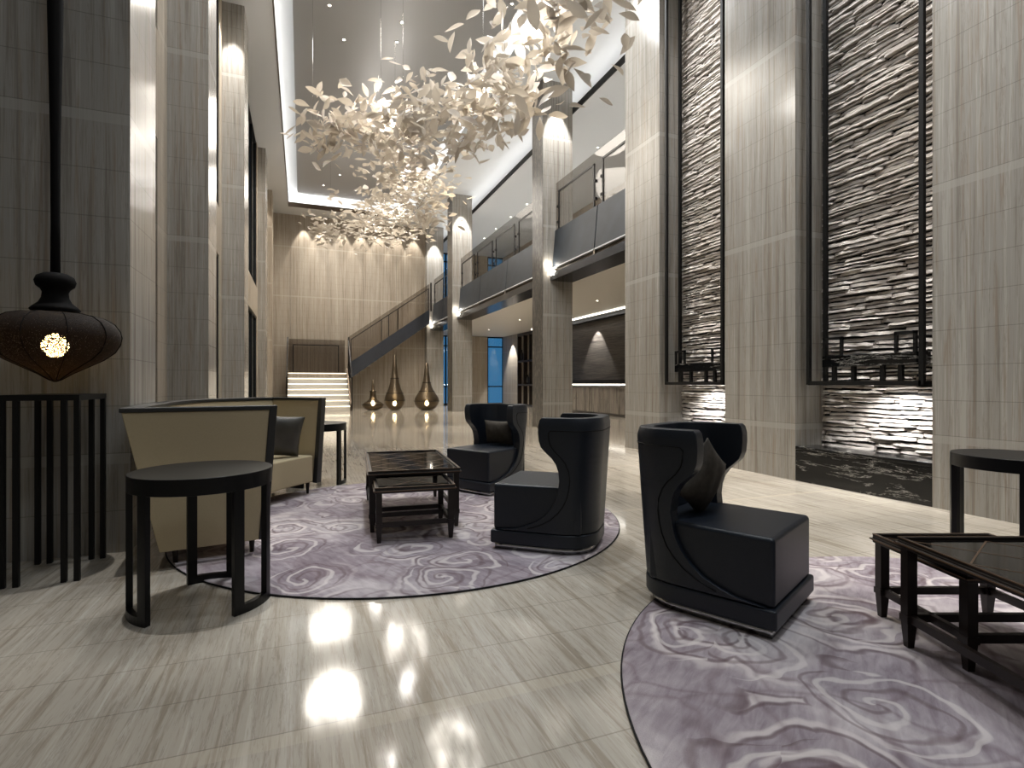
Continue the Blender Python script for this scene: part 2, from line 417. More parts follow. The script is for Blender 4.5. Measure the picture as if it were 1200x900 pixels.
# right wall with its niches
pil = [(3.43, 2.2), (6.2, 5.0), (8.8, 7.75)]
struct('pillar_right_1', MB().box(XR, 6.3, 2.0, 3.43, 0, ZC), 'wall')
struct('pillar_right_2', MB().box(XR, 6.3, 5.0, 6.2, 0, ZC), 'wall')
struct('pillar_right_3', MB().box(XR, 6.9, 7.75, 8.8, 0, ZC), 'wall')
struct('wall_right', MB().box(XR, 6.3, -5, .4, 0, ZC).box(6.3, 6.9, .4, 7.75, 0, ZC), 'wall')
struct('wall_mezzanine_end', MB().box(6.9, 11.6, 8.6, 8.8, 0, ZC), 'wall')
def ledgestone(name, y0, y1, seed):
    """rows of long split stones, each with its own projection, tilt and broken edge"""
    rr = random.Random(seed); mb = MB(); z = 0
    struct(name + '_shade_backing', MB().box(6.23, 6.3, y0, y1, 0, ZC), 'carbon')  # backing coloured near-black to stand in for shade in the gaps
    while z < ZC:
        h = rr.uniform(.032, .06); y = y0 - rr.uniform(0, .3)
        while y < y1:
            L = rr.uniform(.25, .85); a = max(y, y0); b = min(y + L, y1)
            if b - a > .02:
                n = max(2, int((b - a) / .06)); rows = [[], [], [], []]
                d0 = rr.uniform(.02, .075); t1 = rr.uniform(-.012, .012); t2 = rr.uniform(-.012, .012)
                for i in range(n + 1):
                    u = i / n; yy = a + (b - a) * u; ds = rr.uniform(-.009, .009); zt = t1 + (t2 - t1) * u + rr.uniform(-.005, .005)
                    ed = .02 if i in (0, n) else 0
                    rows[0].append((6.235, yy, z + .012 + zt)); rows[1].append((6.22 - d0 + ed, yy, z + .010 + zt))
                    rows[2].append((6.22 - d0 * .8 + ds + ed, yy, z + h * .86 + zt)); rows[3].append((6.235, yy, z + h - .002 + zt))
                mb.grid(rows, smooth=False)
                k = len(mb.v) - 4 * (n + 1)
                mb.f.append((k, k + n + 1, k + 2 * n + 2, k + 3 * n + 3)); mb.sm.append(False)
                k += n; mb.f.append((k, k + n + 1, k + 2 * n + 2, k + 3 * n + 3)); mb.sm.append(False)
            y += L + .004
        z += h
    return struct(name, mb, 'split')
ledgestone('wall_niche_1', 3.43, 5.0, 1); ledgestone('wall_niche_2', 6.2, 7.75, 2); ledgestone('wall_niche_3', .4, 2.0, 3)

# wall under and over the mezzanine
mb = MB().box(XM, XM + .3, 8.8, YF + .2, 4.1, 8.8).box(XM, XM + .3, 28.3, YF + .2, 0, 4.1)
struct('wall_mezzanine', mb, 'backwall')
struct('wall_lounge', MB().box(XM, XM + .3, 8.8, 25.6, 0, 4.1), 'darkwood')
struct('wall_lounge_shelving_back', MB().box(XM + .25, XM + .3, 25.6, 28.3, 0, 4.1), 'backwall')
# window wall
mb = MB()
for a, b in ((6.3, 7.0), (9.1, 10.3)): mb.box(a, b, YF, YF + .25, 0, ZC)
mb.box(7.0, 11.6, YF, YF + .25, 4.02, 4.9); mb.box(7.0, 11.6, YF, YF + .25, 8.8, ZC)
struct('wall_far', mb, 'backwall')
for a, b in ((7.0, 9.1), (10.3, 11.35)):
    for z0, z1, bars in ((0, 4.02, (1.05, 3.42)), (4.9, 8.8, (6.0, 8.3))):
        f = MB(); t = .07
        ups = [a + t / 2, b - t / 2] + ([7.78] if a == 7.0 else [])
        for x in ups: f.box(x - t / 2, x + t / 2, YF + .05, YF + .15, z0, z1)
        for z in (z0 + t / 2, z1 - t / 2) + bars: f.box(a, b, YF + .05, YF + .15, z - t / 2, z + t / 2)
        o = struct('window_%d' % wn, f, 'black'); wn += 1
        MB().box(a, b, YF + .095, YF + .105, z0, z1).build('pane', 'glass', o)
struct('wall_front', MB().box(-4.2, 6.3, -5.2, -5, 0, ZC), 'wall')

# ------------------------------------------------------------------ free-standing columns
XC = 6.1
def column(i, y0, y1, w=.9):
    struct('column_%d' % i, MB().box(XC, XC + w, y0, y1, 0, ZC), 'wall', bevel=.006)
    struct('column_trim_%d' % i, MB().box(XC - .012, XC, y0 - .001, y1, 0, ZC), 'darkstone')
column(1, 13.4, 14.1); column(2, 22.9, 23.7)
struct('column_3', MB().box(XC, XC + .9, 28.1, 28.6, 0, ZC), 'wall')

# ------------------------------------------------------------------ mezzanine slab, facade panels, balustrades
struct('slab_mezzanine', MB().box(7.0, 11.3, 8.8, YF, 4.02, 4.5), 'lowpaint')
bays = [(8.8, 13.4, 2, 2), (14.1, 22.9, 3, 4), (23.7, 28.1, 2, 2)]
for bi, (y0, y1, npan, nfr) in enumerate(bays):
    mb = MB().box(6.32, 7.0, y0, y1, 4.02, 4.12).box(6.34, 6.40, y0, y1, 4.12, 4.22)
    mb.box(6.46, 7.0, y0, y1, 4.12, 4.5)
    struct('beam_%d' % (bi + 1), mb, 'beam')
    mb = MB()
    for k in range(3): mb.box(6.42, 6.44, y0, y1, 4.235 + k * .035, 4.25 + k * .035)
    struct('beam_trim_%d' % (bi + 1), mb, 'bronzeedge')
    struct('beam_line_%d' % (bi + 1), MB().box(6.36, 6.45, y0, y1, 4.34, 4.37), 'paint')
    mb = MB(); L = (y1 - y0) / npan
    for k in range(npan):
        a, b = y0 + k * L + .02, y0 + (k + 1) * L - .02
        mb.hexa([(6.37, a, 4.37), (6.43, a, 4.37), (6.43, b, 4.37), (6.37, b, 4.37), (6.46, a, 5.4), (6.52, a, 5.4), (6.52, b, 5.4), (6.46, b, 5.4)])
    struct('slab_facade_panel_%d' % (bi + 1), mb, 'mezz')
    mb = MB()
    for k in range(1, npan): mb.box(6.36, 6.42, y0 + k * L - .04, y0 + k * L + .04, 4.12, 4.36)
    struct('beam_bracket_%d' % (bi + 1), mb, 'chrome')
    nm = ['glass balustrade of the mezzanine between near stone wall and first column', 'long glass balustrade of the mezzanine between the two columns',
          'short glass balustrade of the mezzanine between second column and stairs'][bi]
    t = thing('glass_balustrade', nm, 'balustrade', (6.5, (y0 + y1) / 2, 5.4), 0, 'mezzanine balustrades')
    h = (y1 - y0) / 2
    MB().box(-.008, .008, -h, h, 0, 1.3).build('glass_pane', 'smoke', t)
    F = (2 * h) / nfr
    for k in range(nfr):
        a, b = -h + k * F + .18, -h + (k + 1) * F - .18
        fr = MB().box(-.03, .0, a, a + .045, -.02, 1.04).box(-.03, .0, b - .045, b, -.02, 1.04).box(-.03, .0, a, b, 1.0, 1.045).build('metal_frame', 'frame', t)
        for y in (a - .03, b + .03):
            for z in (.2, .62):
                MB().box(-.045, .03, y - .03, y + .03, z - .03, z + .03).build('clamp', 'frame', fr)

for y1, lab in ((13.4, 'small glowing lamp under the facade at the column nearest the stone wall'), (22.9, 'small glowing lamp under the facade at the second column'), (28.1, 'small glowing lamp under the facade above the stairs')):
    t = thing('facade_lamp', lab, 'lamp', (6.36, y1 - .1, 4.2), 0, 'small lamps at the columns')
    MB().box(-.05, .05, -.06, .06, -.06, .07).build('lamp_body', 'chrome', t, bevel=.01)
    MB().box(-.055, -.05, -.05, .05, -.05, .06).box(-.045, .045, -.05, .05, .07, .076).box(-.04, .04, -.066, -.06, -.05, .06).build('lamp_lens', 'lamp', t)
    l = bpy.data.lights.new('facade_light', 'POINT'); l.energy = 5; l.color = (1, .95, .85); l.shadow_soft_size = .03
    o = bpy.data.objects.new('facade_light', l); C.objects.link(o); o.location = (6.24, y1 - .12, 4.45)

# ------------------------------------------------------------------ staircase
st = thing('staircase', 'staircase with glowing steps, landing and upper flight rising to the mezzanine', 'staircase', (.7, 25.2, 0))
SX0, SX1, NS, RS, TD = -1.3, 1.3, 7, .25, .34
def led(parent, x0, x1, y, z, w=.02, h=.022):
    MB().box(x0, x1, y, y + w, z - h, z).build('step_light', 'led', parent)
for k in range(NS - 1):
    y = k * TD
    s_ = MB().box(SX0, SX1, y, y + TD + .02, k * RS, (k + 1) * RS - .035).box(SX0, SX1, y - .035, y + TD, (k + 1) * RS - .035, (k + 1) * RS).build('step', 'lowpaint', st)
    led(s_, SX0, SX1, y - .022, (k + 1) * RS - .036)
yl = (NS - 1) * TD; ZL = NS * RS
l_ = MB().box(SX0, SX1 + .1, yl, 3.38, 0, ZL - .035).box(SX0, SX1 + .1, yl - .035, 3.38, ZL - .035, ZL).build('landing', 'backwall', st)
led(l_, SX0, SX1, yl - .022, ZL - .036)
# upper flight
n2 = 13; X0, X1 = 1.6, 5.35; rz = (4.75 - ZL) / n2; rx = (X1 - X0) / n2
for k in range(n2):
    x = X0 + k * rx
    s_ = MB().box(x, x + rx + .02, yl + .05, 3.36, ZL + k * rz - .12, ZL + (k + 1) * rz).build('step', 'backwall', st)
a, b = (1.35, 5.35)
def strg(y0, y1):
    return MB().hexa([(a, y0, 1.38), (b, y0, 4.27), (b, y1, 4.27), (a, y1, 1.38), (a, y0, 2.16), (b, y0, 5.0), (b, y1, 5.0), (a, y1, 2.16)])
strg(yl - .03, yl + .04).build('stringer', 'stringer', st)
MB().box(1.3, 1.36, -.1, yl + .04, 0, .001).v
MB().hexa([(1.3, -.04, 0), (1.36, -.04, 0), (1.36, yl, 0), (1.3, yl, 0), (1.3, -.04, .3), (1.36, -.04, .3), (1.36, yl, 1.95), (1.3, yl, 1.95)]).build('stringer', 'bronzeedge', st)
def glassrail(pts, y=None, x=None, name='glass_pane'):
    if y is not None: vs = [(p[0], y + d, p[1]) for d in (0, .015) for p in pts]
    else: vs = [(x + d, p[0], p[1]) for d in (0, .015) for p in pts]
    n = len(pts); fs = [tuple(range(n)), tuple(range(2 * n - 1, n - 1, -1))] + [(i, (i + 1) % n, n + (i + 1) % n, n + i) for i in range(n)]
    return MB().add(vs, fs).build(name, 'smoke', st)
yy = yl + .0
glassrail([(a + .02, 2.0), (b, 4.9), (b, 6.3), (a + .02, 3.46)], y=yy)
gf = MB(); w_ = .04
def zt(x, o): return 2.16 + (x - a) * (5.0 - 2.16) / (b - a) + o
for x0, x1 in ((1.5, 2.95), (3.3, 3.75), (3.75, 5.3)):
    gf.bar((x0, yy - .03, zt(x0, 0)), (x0, yy - .03, zt(x0, 1.08)), w_).bar((x1, yy - .03, zt(x1, 0)), (x1, yy - .03, zt(x1, 1.08)), w_)
gf.bar((1.5, yy - .03, zt(1.5, 1.08)), (5.3, yy - .03, zt(5.3, 1.08)), w_)
gf.build('rail_frame', 'frame', st)
MB().bar((5.42, yy - .05, 4.9), (5.42, yy - .05, 6.35), .07).build('newel_post', 'frame', st)
MB().bar((1.4, yy - .02, 1.5), (1.4, yy - .02, 3.46), .07).build('newel_post', 'frame', st)
glassrail([(SX0, ZL), (SX1, ZL), (SX1, ZL + 1.65), (SX0, ZL + 1.65)], y=3.2)
MB().bar((SX0 + .2, 3.17, ZL), (SX0 + .2, 3.17, ZL + 1.38), w_).bar((SX0 + .2, 3.17, ZL + 1.36), (SX1 - .3, 3.17, ZL + 1.36), w_).bar((SX1 - .3, 3.17, ZL), (SX1 - .3, 3.17, ZL + 1.38), w_).build('rail_frame', 'frame', st)
glassrail([(-.1, .2), (yl, ZL), (3.3, ZL), (3.3, ZL + 1.65), (yl, ZL + 1.65), (-.1, 1.5)], x=SX0 - .03)
glassrail([(-.1, .2), (yl, ZL), (yl, ZL + 1.65), (-.1, 1.5)], x=SX1 + .07)
for xx in (SX0 - .02, SX1 + .08):
    MB().bar((xx, -.06, 0), (xx, -.06, 1.5), .05).bar((xx, -.06, 1.48), (xx, yl, ZL + 1.62), .05).build('handrail', 'frame', st)

# ------------------------------------------------------------------ lounge under the mezzanine: back bar, shelving
bb = thing('sideboard', 'long wooden sideboard lit from above under the mezzanine', 'cabinet', (XM - .3, 18.2, 0))
MB().box(-.28, .29, -3.6, 3.2, 0, .08).box(-.24, .29, -3.6, 3.2, .08, 1.12).build('body', 'darkwood', bb)
for i, y in enumerate([-3.5, -2.4, -1.3, -.2, .9, 2.0]):
    d = MB().box(-.275, -.245, y + .015, y + 1.07, .1, 1.06).build('door', 'cabinet', bb)
    yk = y + (.98 if i % 2 == 0 else .1)
    MB().lathe([(.0, 0), (.02, .0), (.02, .02), (0, .03)], (0, 0, 0), 10, False).build('handle', 'chrome', d).location = (-.3, yk, .6)
MB().box(-.4, .29, -3.7, 3.3, 1.2, 1.36).build('countertop', 'blacklac', bb)
MB().box(-.3, -.27, -3.5, 3.1, 1.165, 1.195).build('strip_light', 'ledbright', bb)
sh = thing('display_shelf', 'tall dark display shelving beyond the columns under the mezzanine', 'shelf', (XM, 26.95, 0))
mb = MB()
for y in (-1.3, -.35, .45, 1.3): mb.box(.0, .22, y - .035, y + .035, 0, 4.0)
mb.box(-.0, .22, -1.3, 1.3, 3.86, 4.0).box(.0, .22, -1.3, 1.3, .0, .1)
mb.build('frame', 'walnut', sh)
for z in (1.15, 2.45): MB().box(0, .22, -1.3, 1.3, z - .05, z + .05).build('shelf_board', 'walnut', sh)
for i, (y, z, r, h) in enumerate([(-.85, 1.2, .09, .7), (.05, 1.2, .1, .5), (.9, 2.5, .09, .6), (-.85, 2.5, .1, .45)]):
    o = MB().lathe([(r * .5, 0), (r, h * .3), (r * .8, h * .6), (r * .3, h * .85), (r * .4, h)], (0, 0, 0), 16).build('jar', 'carbon')
    o.location = (XM + .1, 26.95 + y, z)
    tag(o, ['dark round jar on the lower shelf next to the column', 'squat dark jar on the lower shelf', 'dark slim jar on the upper shelf near the window', 'low dark jar on the upper shelf next to the column'][i], 'jar', 'jars on the dark shelving')
struct('trim_cove_line', MB().box(XM - .35, XM - .3, 9, 25.5, 3.97, 4.015), 'ledbright')
struct('trim_cove_drop', MB().box(XM - .28, XM, 9, 25.5, 3.8, 4.02), 'black')
struct('baseboard_right', MB().box(XM - .02, XM, 9, 14.4, 0, .12), 'black')

# ------------------------------------------------------------------ niche benches and hanging frames
for y0, y1, lab in ((3.43, 5.0, 'low black marble bench in the near niche beneath the lit split stone'),
                    (6.2, 7.75, 'black marble bench in the farther niche behind the wing chair')):
    b = thing('marble_bench', lab, 'bench', (5.94, (y0 + y1) / 2, 0), 0, 'marble benches in the stone niches')
    h = (y1 - y0) / 2 - .004
    MB().box(-.22, .16, -h, h, 0, .385).build('body', 'bmarble', b, bevel=.004)
    MB().box(-.225, .16, -h, h, .39, .43).build('seat_slab', 'bmarble', b, bevel=.004)
for y0, y1, lab in ((3.54, 4.83, 'tall black hanging frame with marble ledge in the near stone niche'),
                    (6.28, 7.59, 'tall black hanging frame with marble ledge in the farther stone niche')):
    t = thing('hanging_frame', lab, 'wall frame', (5.9, (y0 + y1) / 2, 1.19), 0, 'black frames hung in the stone niches')
    h = (y1 - y0) / 2; q = .022; H = ZC - 1.19; fx, bx = -.15, .13
    mb = MB()
    for x in (fx, bx):
        for y in (-h, h): mb.box(x - q, x + q, y - q, y + q, 0, H)
        mb.box(x - q, x + q, -h, h, -.005, .045)
    for y in (-h, h): mb.box(fx, bx, y - q, y + q, 0, .04)
    mb.build('frame', 'black', t)
    for y in (-h + .06, -h + .27, -h + .46, h - .5, h - .26):
        MB().box(-.07, -.03, y - .022, y + .022, .04, .21).build('support', 'black', t)
    MB().box(-.08, .15, -h + .1, h - .12, .21, .345).build('ledge', 'bmarble', t, bevel=.004)
    for ya, yb in ((-h + .1, -h + .32), (h - .38, h - .13)):
        MB().box(-.085, -.055, ya, ya + .03, .34, .55).box(-.085, -.055, yb - .03, yb, .34, .55).box(-.085, -.055, ya, yb, .53, .56).build('loop', 'black', t)

# ------------------------------------------------------------------ lantern, its stand
ln = thing('pendant_lantern', 'dark onion-shaped pendant lantern with glowing bulb above the black stand', 'lamp', (-1.46, 4.25, 1.215))
prof = [(.002, 0), (.03, .012), (.085, .05), (.16, .092), (.245, .14), (.305, .19), (.335, .245), (.342, .29), (.333, .33), (.305, .375), (.25, .41), (.18, .428), (.1, .435)]
MB().lathe(prof, n=48, caps=False).build('lamp_shade', 'gauze', ln)
for k in range(10):
    an = 2 * PI * k / 10 + .18
    MB().tube([((r + .003) * math.cos(an), (r + .003) * math.sin(an), z) for r, z in prof], .0035, 6).build('rib', 'rubber', ln)
MB().lathe([(.1, .42), (.13, .455), (.118, .47), (.085, .50), (.07, .53), (.066, .565), (.075, .585), (.098, .605), (.106, .635), (.095, .665), (.06, .685), (.03, .69)], n=36).build('cap', 'rubber', ln)
MB().lathe([(.026, .68), (.024, 1.0), (.026, 1.5), (.042, 2.4), (.05, 4.0), (.05, ZC - 1.22)], n=20).build('rod', 'rubber', ln)
MB().lathe([(.0, .15), (.04, .165), (.068, .205), (.07, .24), (.045, .285), (0, .31)], n=16, caps=False).build('bulb', 'bulb', ln)
pl = bpy.data.lights.new('bulb_light', 'POINT'); pl.energy = .7; pl.color = (1, .75, .42); pl.shadow_soft_size = .05
po = bpy.data.objects.new('bulb_light', pl); C.objects.link(po); po.location = (-1.46, 4.25, 1.56)
sd = thing('open_bar_stand', 'tall black open stand of eight slim bars beneath the lantern', 'stand', (-1.46, 4.27, 0))
for x in (-.18, -.115, .115, .18):
    for y in (-.23, .23): MB().box(x - .014, x + .014, y - .014, y + .014, 0, 1.1).build('leg', 'black', sd)
MB().box(-.195, .195, -.245, .245, 1.1, 1.135).build('top', 'black', sd)

# ------------------------------------------------------------------ side tables
def side_table(loc, rz, label):
    t = thing('side_table', label, 'table', loc, rz, 'round black side tables'); r = .35; H = .73
    MB().prism([(r * math.cos(2 * PI * k / 72), r * math.sin(2 * PI * k / 72)) for k in range(72)], H - .085, H).build('table_top', 'blacklac', t, bevel=.003, angle=50)
    for a0 in (90, 210, 325):
        mb = MB(); hw = 23
        def arc(d0, d1, z0, z1, r0=r - .03, r1=r):
            n = 10; rows = []
            for i in range(n + 1):
                g_ = math.radians(d0 + (d1 - d0) * i / n); c_, s_ = math.cos(g_), math.sin(g_)
                rows.append([(r0 * c_, r0 * s_, z0), (r1 * c_, r1 * s_, z0), (r1 * c_, r1 * s_, z1), (r0 * c_, r0 * s_, z1)])
            mb.grid(rows, True, False)
            k = len(mb.v) - 4 * (n + 1); mb.f.append((k, k + 1, k + 2, k + 3)); mb.f.append((len(mb.v) - 4, len(mb.v) - 3, len(mb.v) - 2, len(mb.v) - 1)); mb.sm += [False, False]
        arc(a0 - hw, a0 + hw, 0, .045); arc(a0 - hw, a0 - hw + 9, .045, H - .08); arc(a0 + hw - 9, a0 + hw, .045, H - .08)
        mb.build('leg', 'blacklac', t)
    return t
side_table((-.51, 3.41, 0), 0, 'round black side table against the end of the cream sofa')
side_table((4.42, 2.13, 0), .35, 'round black side table near the stone pillar beyond the coffee table')
side_table((.16, 6.97, 0), .2, 'round black side table partly hidden behind the far end of the sofa')

# ------------------------------------------------------------------ rugs
for (x, y, lab) in ((.9, 4.85, 'round mauve rug under the sofa and two wing chairs'), (2.79, .94, 'round mauve rug under the single wing chair in front')):
    mb = MB().lathe([(0, .0), (1.84, 0), (1.845, .006), (1.835, .014), (0, .014)], n=128, caps=False)
    o = mb.build('round_rug', 'rug'); o.location = (x, y, 0.0005); o.rotation_euler = (0, 0, .4 if x < 2 else 2.2)
    tag(o, lab, 'rug', 'round rugs')
    e_ = MB().tube([(1.842 * math.cos(2 * PI * k / 128), 1.842 * math.sin(2 * PI * k / 128), .007) for k in range(128)], .0045, 6, closed=True).build('binding', 'piping', o)

# ------------------------------------------------------------------ wing chairs
XF = [(.14, .34), (.155, .2), (.175, .07), (.21, -.02), (.26, -.085), (.32, -.135), (.38, -.165), (.44, -.18), (.50, -.188), (.56, -.182), (.61, -.165), (.65, -.135), (.69, -.09), (.72, -.06), (.76, -.045), (.82, -.04), (.87, -.042), (.905, -.05), (.92, -.065)]
XF = [(a * 1.033, b + (.065 if b < .1 else 0)) for a, b in XF]
def xf(z):
    if z <= XF[0][0]: return XF[0][1]
    for (a, b), (c_, d) in zip(XF, XF[1:]):
        if z <= c_: return b + (d - b) * (z - a) / (c_ - a)
    return XF[-1][1]
def uplan(x_front, w, xb, rc, n=36):
    """U-shaped outline, open to the front, cut where x reaches x_front"""
    pts = [(x, w) for x in (.4, .3, .2, .1, 0)] ; pts = [p for p in pts if p[0] > xb + rc]
    for k in range(13):
        a_ = PI / 2 + PI / 2 * k / 12; ca, sa = math.cos(a_), math.sin(a_)
        pts.append((xb + rc + rc * ca, (w - rc * .95) + rc * .95 * sa))
    half = pts; full = half + [(x, -y) for x, y in reversed(half)]
    # trim
    out = []
    for i, p in enumerate(full):
        if p[0] <= x_front:
            if not out and i > 0:
                q = full[i - 1]; f_ = (x_front - p[0]) / (q[0] - p[0]); out.append((x_front, p[1] + (q[1] - p[1]) * f_))
            out.append(p); last = i
    if last + 1 < len(full):
        p, q = full[last], full[last + 1]; f_ = (x_front - p[0]) / (q[0] - p[0]); out.append((x_front, p[1] + (q[1] - p[1]) * f_))
    L = [0]
    for p, q in zip(out, out[1:]): L.append(L[-1] + math.hypot(q[0] - p[0], q[1] - p[1]))
    res = []
    for k in range(n + 1):
        s_ = L[-1] * k / n; i = 0
        while i < len(L) - 2 and L[i + 1] < s_: i += 1
        f_ = 0 if L[i + 1] == L[i] else (s_ - L[i]) / (L[i + 1] - L[i])
        res.append((out[i][0] + (out[i + 1][0] - out[i][0]) * f_, out[i][1] + (out[i + 1][1] - out[i][1]) * f_))
    return res
def make_chair():
    t = thing('wing_chair', '', 'chair', group='dark leather wing chairs')
    def dims(z): fl = max(0, (z - .14) / .78); return .335 + .03 * fl, -.36 - .045 * fl
    zs = sorted(set([p[0] for p in XF] + [.16, .24, .29, .35, .41, .47, .53, .63, .67]))
    outer, inner = [], []
    for z in [q * 1.0 for q in zs]:
        w_, xb = dims(z); X = xf(z); rnd = max(0, z - .91) * .35
        outer.append([(x, y, z) for x, y in uplan(X, w_ - rnd, xb + rnd, .24)])
        inner.append([(x, y, z) for x, y in uplan(X - (.0), w_ - .085, xb + .09, .17)])
    mb = MB(); mb.grid(outer); mb.grid(inner, flip=True)
    n = 37; no = len(zs) * n; fs = []
    for r_ in range(len(zs) - 1):
        fs += [(r_ * n, (r_ + 1) * n, no + (r_ + 1) * n, no + r_ * n), (r_ * n + n - 1, no + r_ * n + n - 1, no + (r_ + 1) * n + n - 1, (r_ + 1) * n + n - 1)]
    tp = (len(zs) - 1) * n
    for j in range(n - 1):
        fs += [(tp + j, tp + j + 1, no + tp + j + 1, no + tp + j), (j, no + j, no + j + 1, j + 1)]
    for f_ in fs: mb.f.append(f_); mb.sm.append(True)
    mb.build('backrest', 'navy', t, bevel=.018, seg=3, angle=50)
    # seat block
    mb = MB(); rows = []
    MB_ = mb.box(-.27, .372, -.315, .315, .138, .468)
    mb.build('seat', 'navy', t, bevel=.022, seg=4)
    # plinth following the plan
    def plan(w_, xb, rc, xff):
        u = uplan(.3, w_, xb, rc, 30); return [(xff, w_)] + u + [(xff, -w_)]
    pl_ = plan(.338, -.362, .24, .388)
    MB().prism(pl_, .045, .14, True).build('plinth', 'navy', t, bevel=.014, seg=3, angle=50)
    MB().prism(plan(.31, -.33, .22, .36), 0, .045, True).build('base', 'chrome', t)
    # piping on the outer faces
    path = []
    for z in [.165, .18, .2, .24, .29, .34, .4, .46, .52, .58, .64, .68, .72, .76, .8, .845]:
        w_, xb = dims(z); path.append((z, xf(z) - .075))
    def side(sgn):
        o_ = []
        for z, x in path:
            w_, xb = dims(z); u = uplan(x, w_ + .001, xb - .001, .24); p = u[0]; o_.append((p[0], p[1] * sgn, z))
        return o_
    z = .862; w_, xb = dims(z)
    around = [(x, y, z) for x, y in uplan(xf(.845) - .09, w_ + .001, xb - .001, .24)]
    MB().tube(side(1) + around + side(-1)[::-1], .0035, 6).build('piping', 'piping', t)
    return t
ch0 = make_chair()
def place(o, x, y, face, label):
    o.location = (x, y, .0145); o.rotation_euler = (0, 0, math.atan2(face[1], face[0])); o['label'] = label
place(ch0, 2.149, 2.366, (.45, -.893), 'dark wing chair in front standing alone on its rug with a cushion')
c2 = copytree(ch0); place(c2, 1.776, 3.70, (-.77, .64), 'dark wing chair seen from behind next to the nested coffee tables')
c3 = copytree(ch0); place(c3, 1.994, 5.864, (-.862, -.506), 'dark wing chair behind the coffee tables with an upright cushion')

def cushion(name, label, loc, rot, w, h, th, mat, group='loose cushions', puff=.6):
    n = 14; rows1, rows2 = [], []
    rr = random.Random(len(label))
    for i in range(n + 1):
        a_, b_ = [], []
        for j in range(n + 1):
            u, v = 2 * i / n - 1, 2 * j / n - 1
            pin = 1 - .07 * (1 - abs(u) ** 2) * abs(v) ** 3; pin2 = 1 - .07 * (1 - abs(v) ** 2) * abs(u) ** 3
            t_ = th / 2 * max(0, (1 - abs(u) ** 2.6)) ** puff * max(0, (1 - abs(v) ** 2.6)) ** puff
            wr = .004 * math.sin(9 * u + 5 * v + rr.random()) * (1 - u * u) * (1 - v * v)
            x, y = u * w / 2 * pin2, v * h / 2 * pin
            a_.append((x, t_ + .004 + wr, y)); b_.append((x, -t_ - .004 + wr, y))
        rows1.append(a_); rows2.append(b_)
    mb = MB().grid(rows1).grid(rows2, flip=True); N = n + 1; o = N * N
    ring = [(i * N) for i in range(N)] + [(n * N + j) for j in range(1, N)] + [(i * N + n) for i in range(n - 1, -1, -1)] + [j for j in range(n - 1, 0, -1)]
    for p, q in zip(ring, ring[1:] + ring[:1]): mb.f.append((p, q, o + q, o + p)); mb.sm.append(True)
    ob = mb.build(name, mat); ob.location = loc; ob.rotation_euler = rot
    return tag(ob, label, 'cushion', group)
def on_chair(ch, x, y, z, w, h, th, tilt, spin, label, rot=0):
    a_ = ch.rotation_euler.z; c_, s_ = math.cos(a_), math.sin(a_)
    X = ch.location.x + c_ * x - s_ * y; Y = ch.location.y + s_ * x + c_ * y
    ob = cushion('cushion', label, (X, Y, z), (0, 0, 0), w, h, th, 'cushion')
    ob.rotation_mode = 'QUATERNION'
    m = Matrix.Rotation(a_ + PI / 2 + spin, 3, 'Z') @ Matrix.Rotation(tilt, 3, 'X') @ Matrix.Rotation(rot, 3, 'Y')
    ob.rotation_quaternion = m.to_quaternion(); return ob
on_chair(ch0, -.085, -.03, .675, .35, .35, .13, .25, -.1, 'dark olive cushion leaning in the front wing chair', rot=.55)
on_chair(c3, -.17, 0.0, .635, .40, .28, .12, .15, 0, 'dark oblong cushion standing in the wing chair behind the tables')

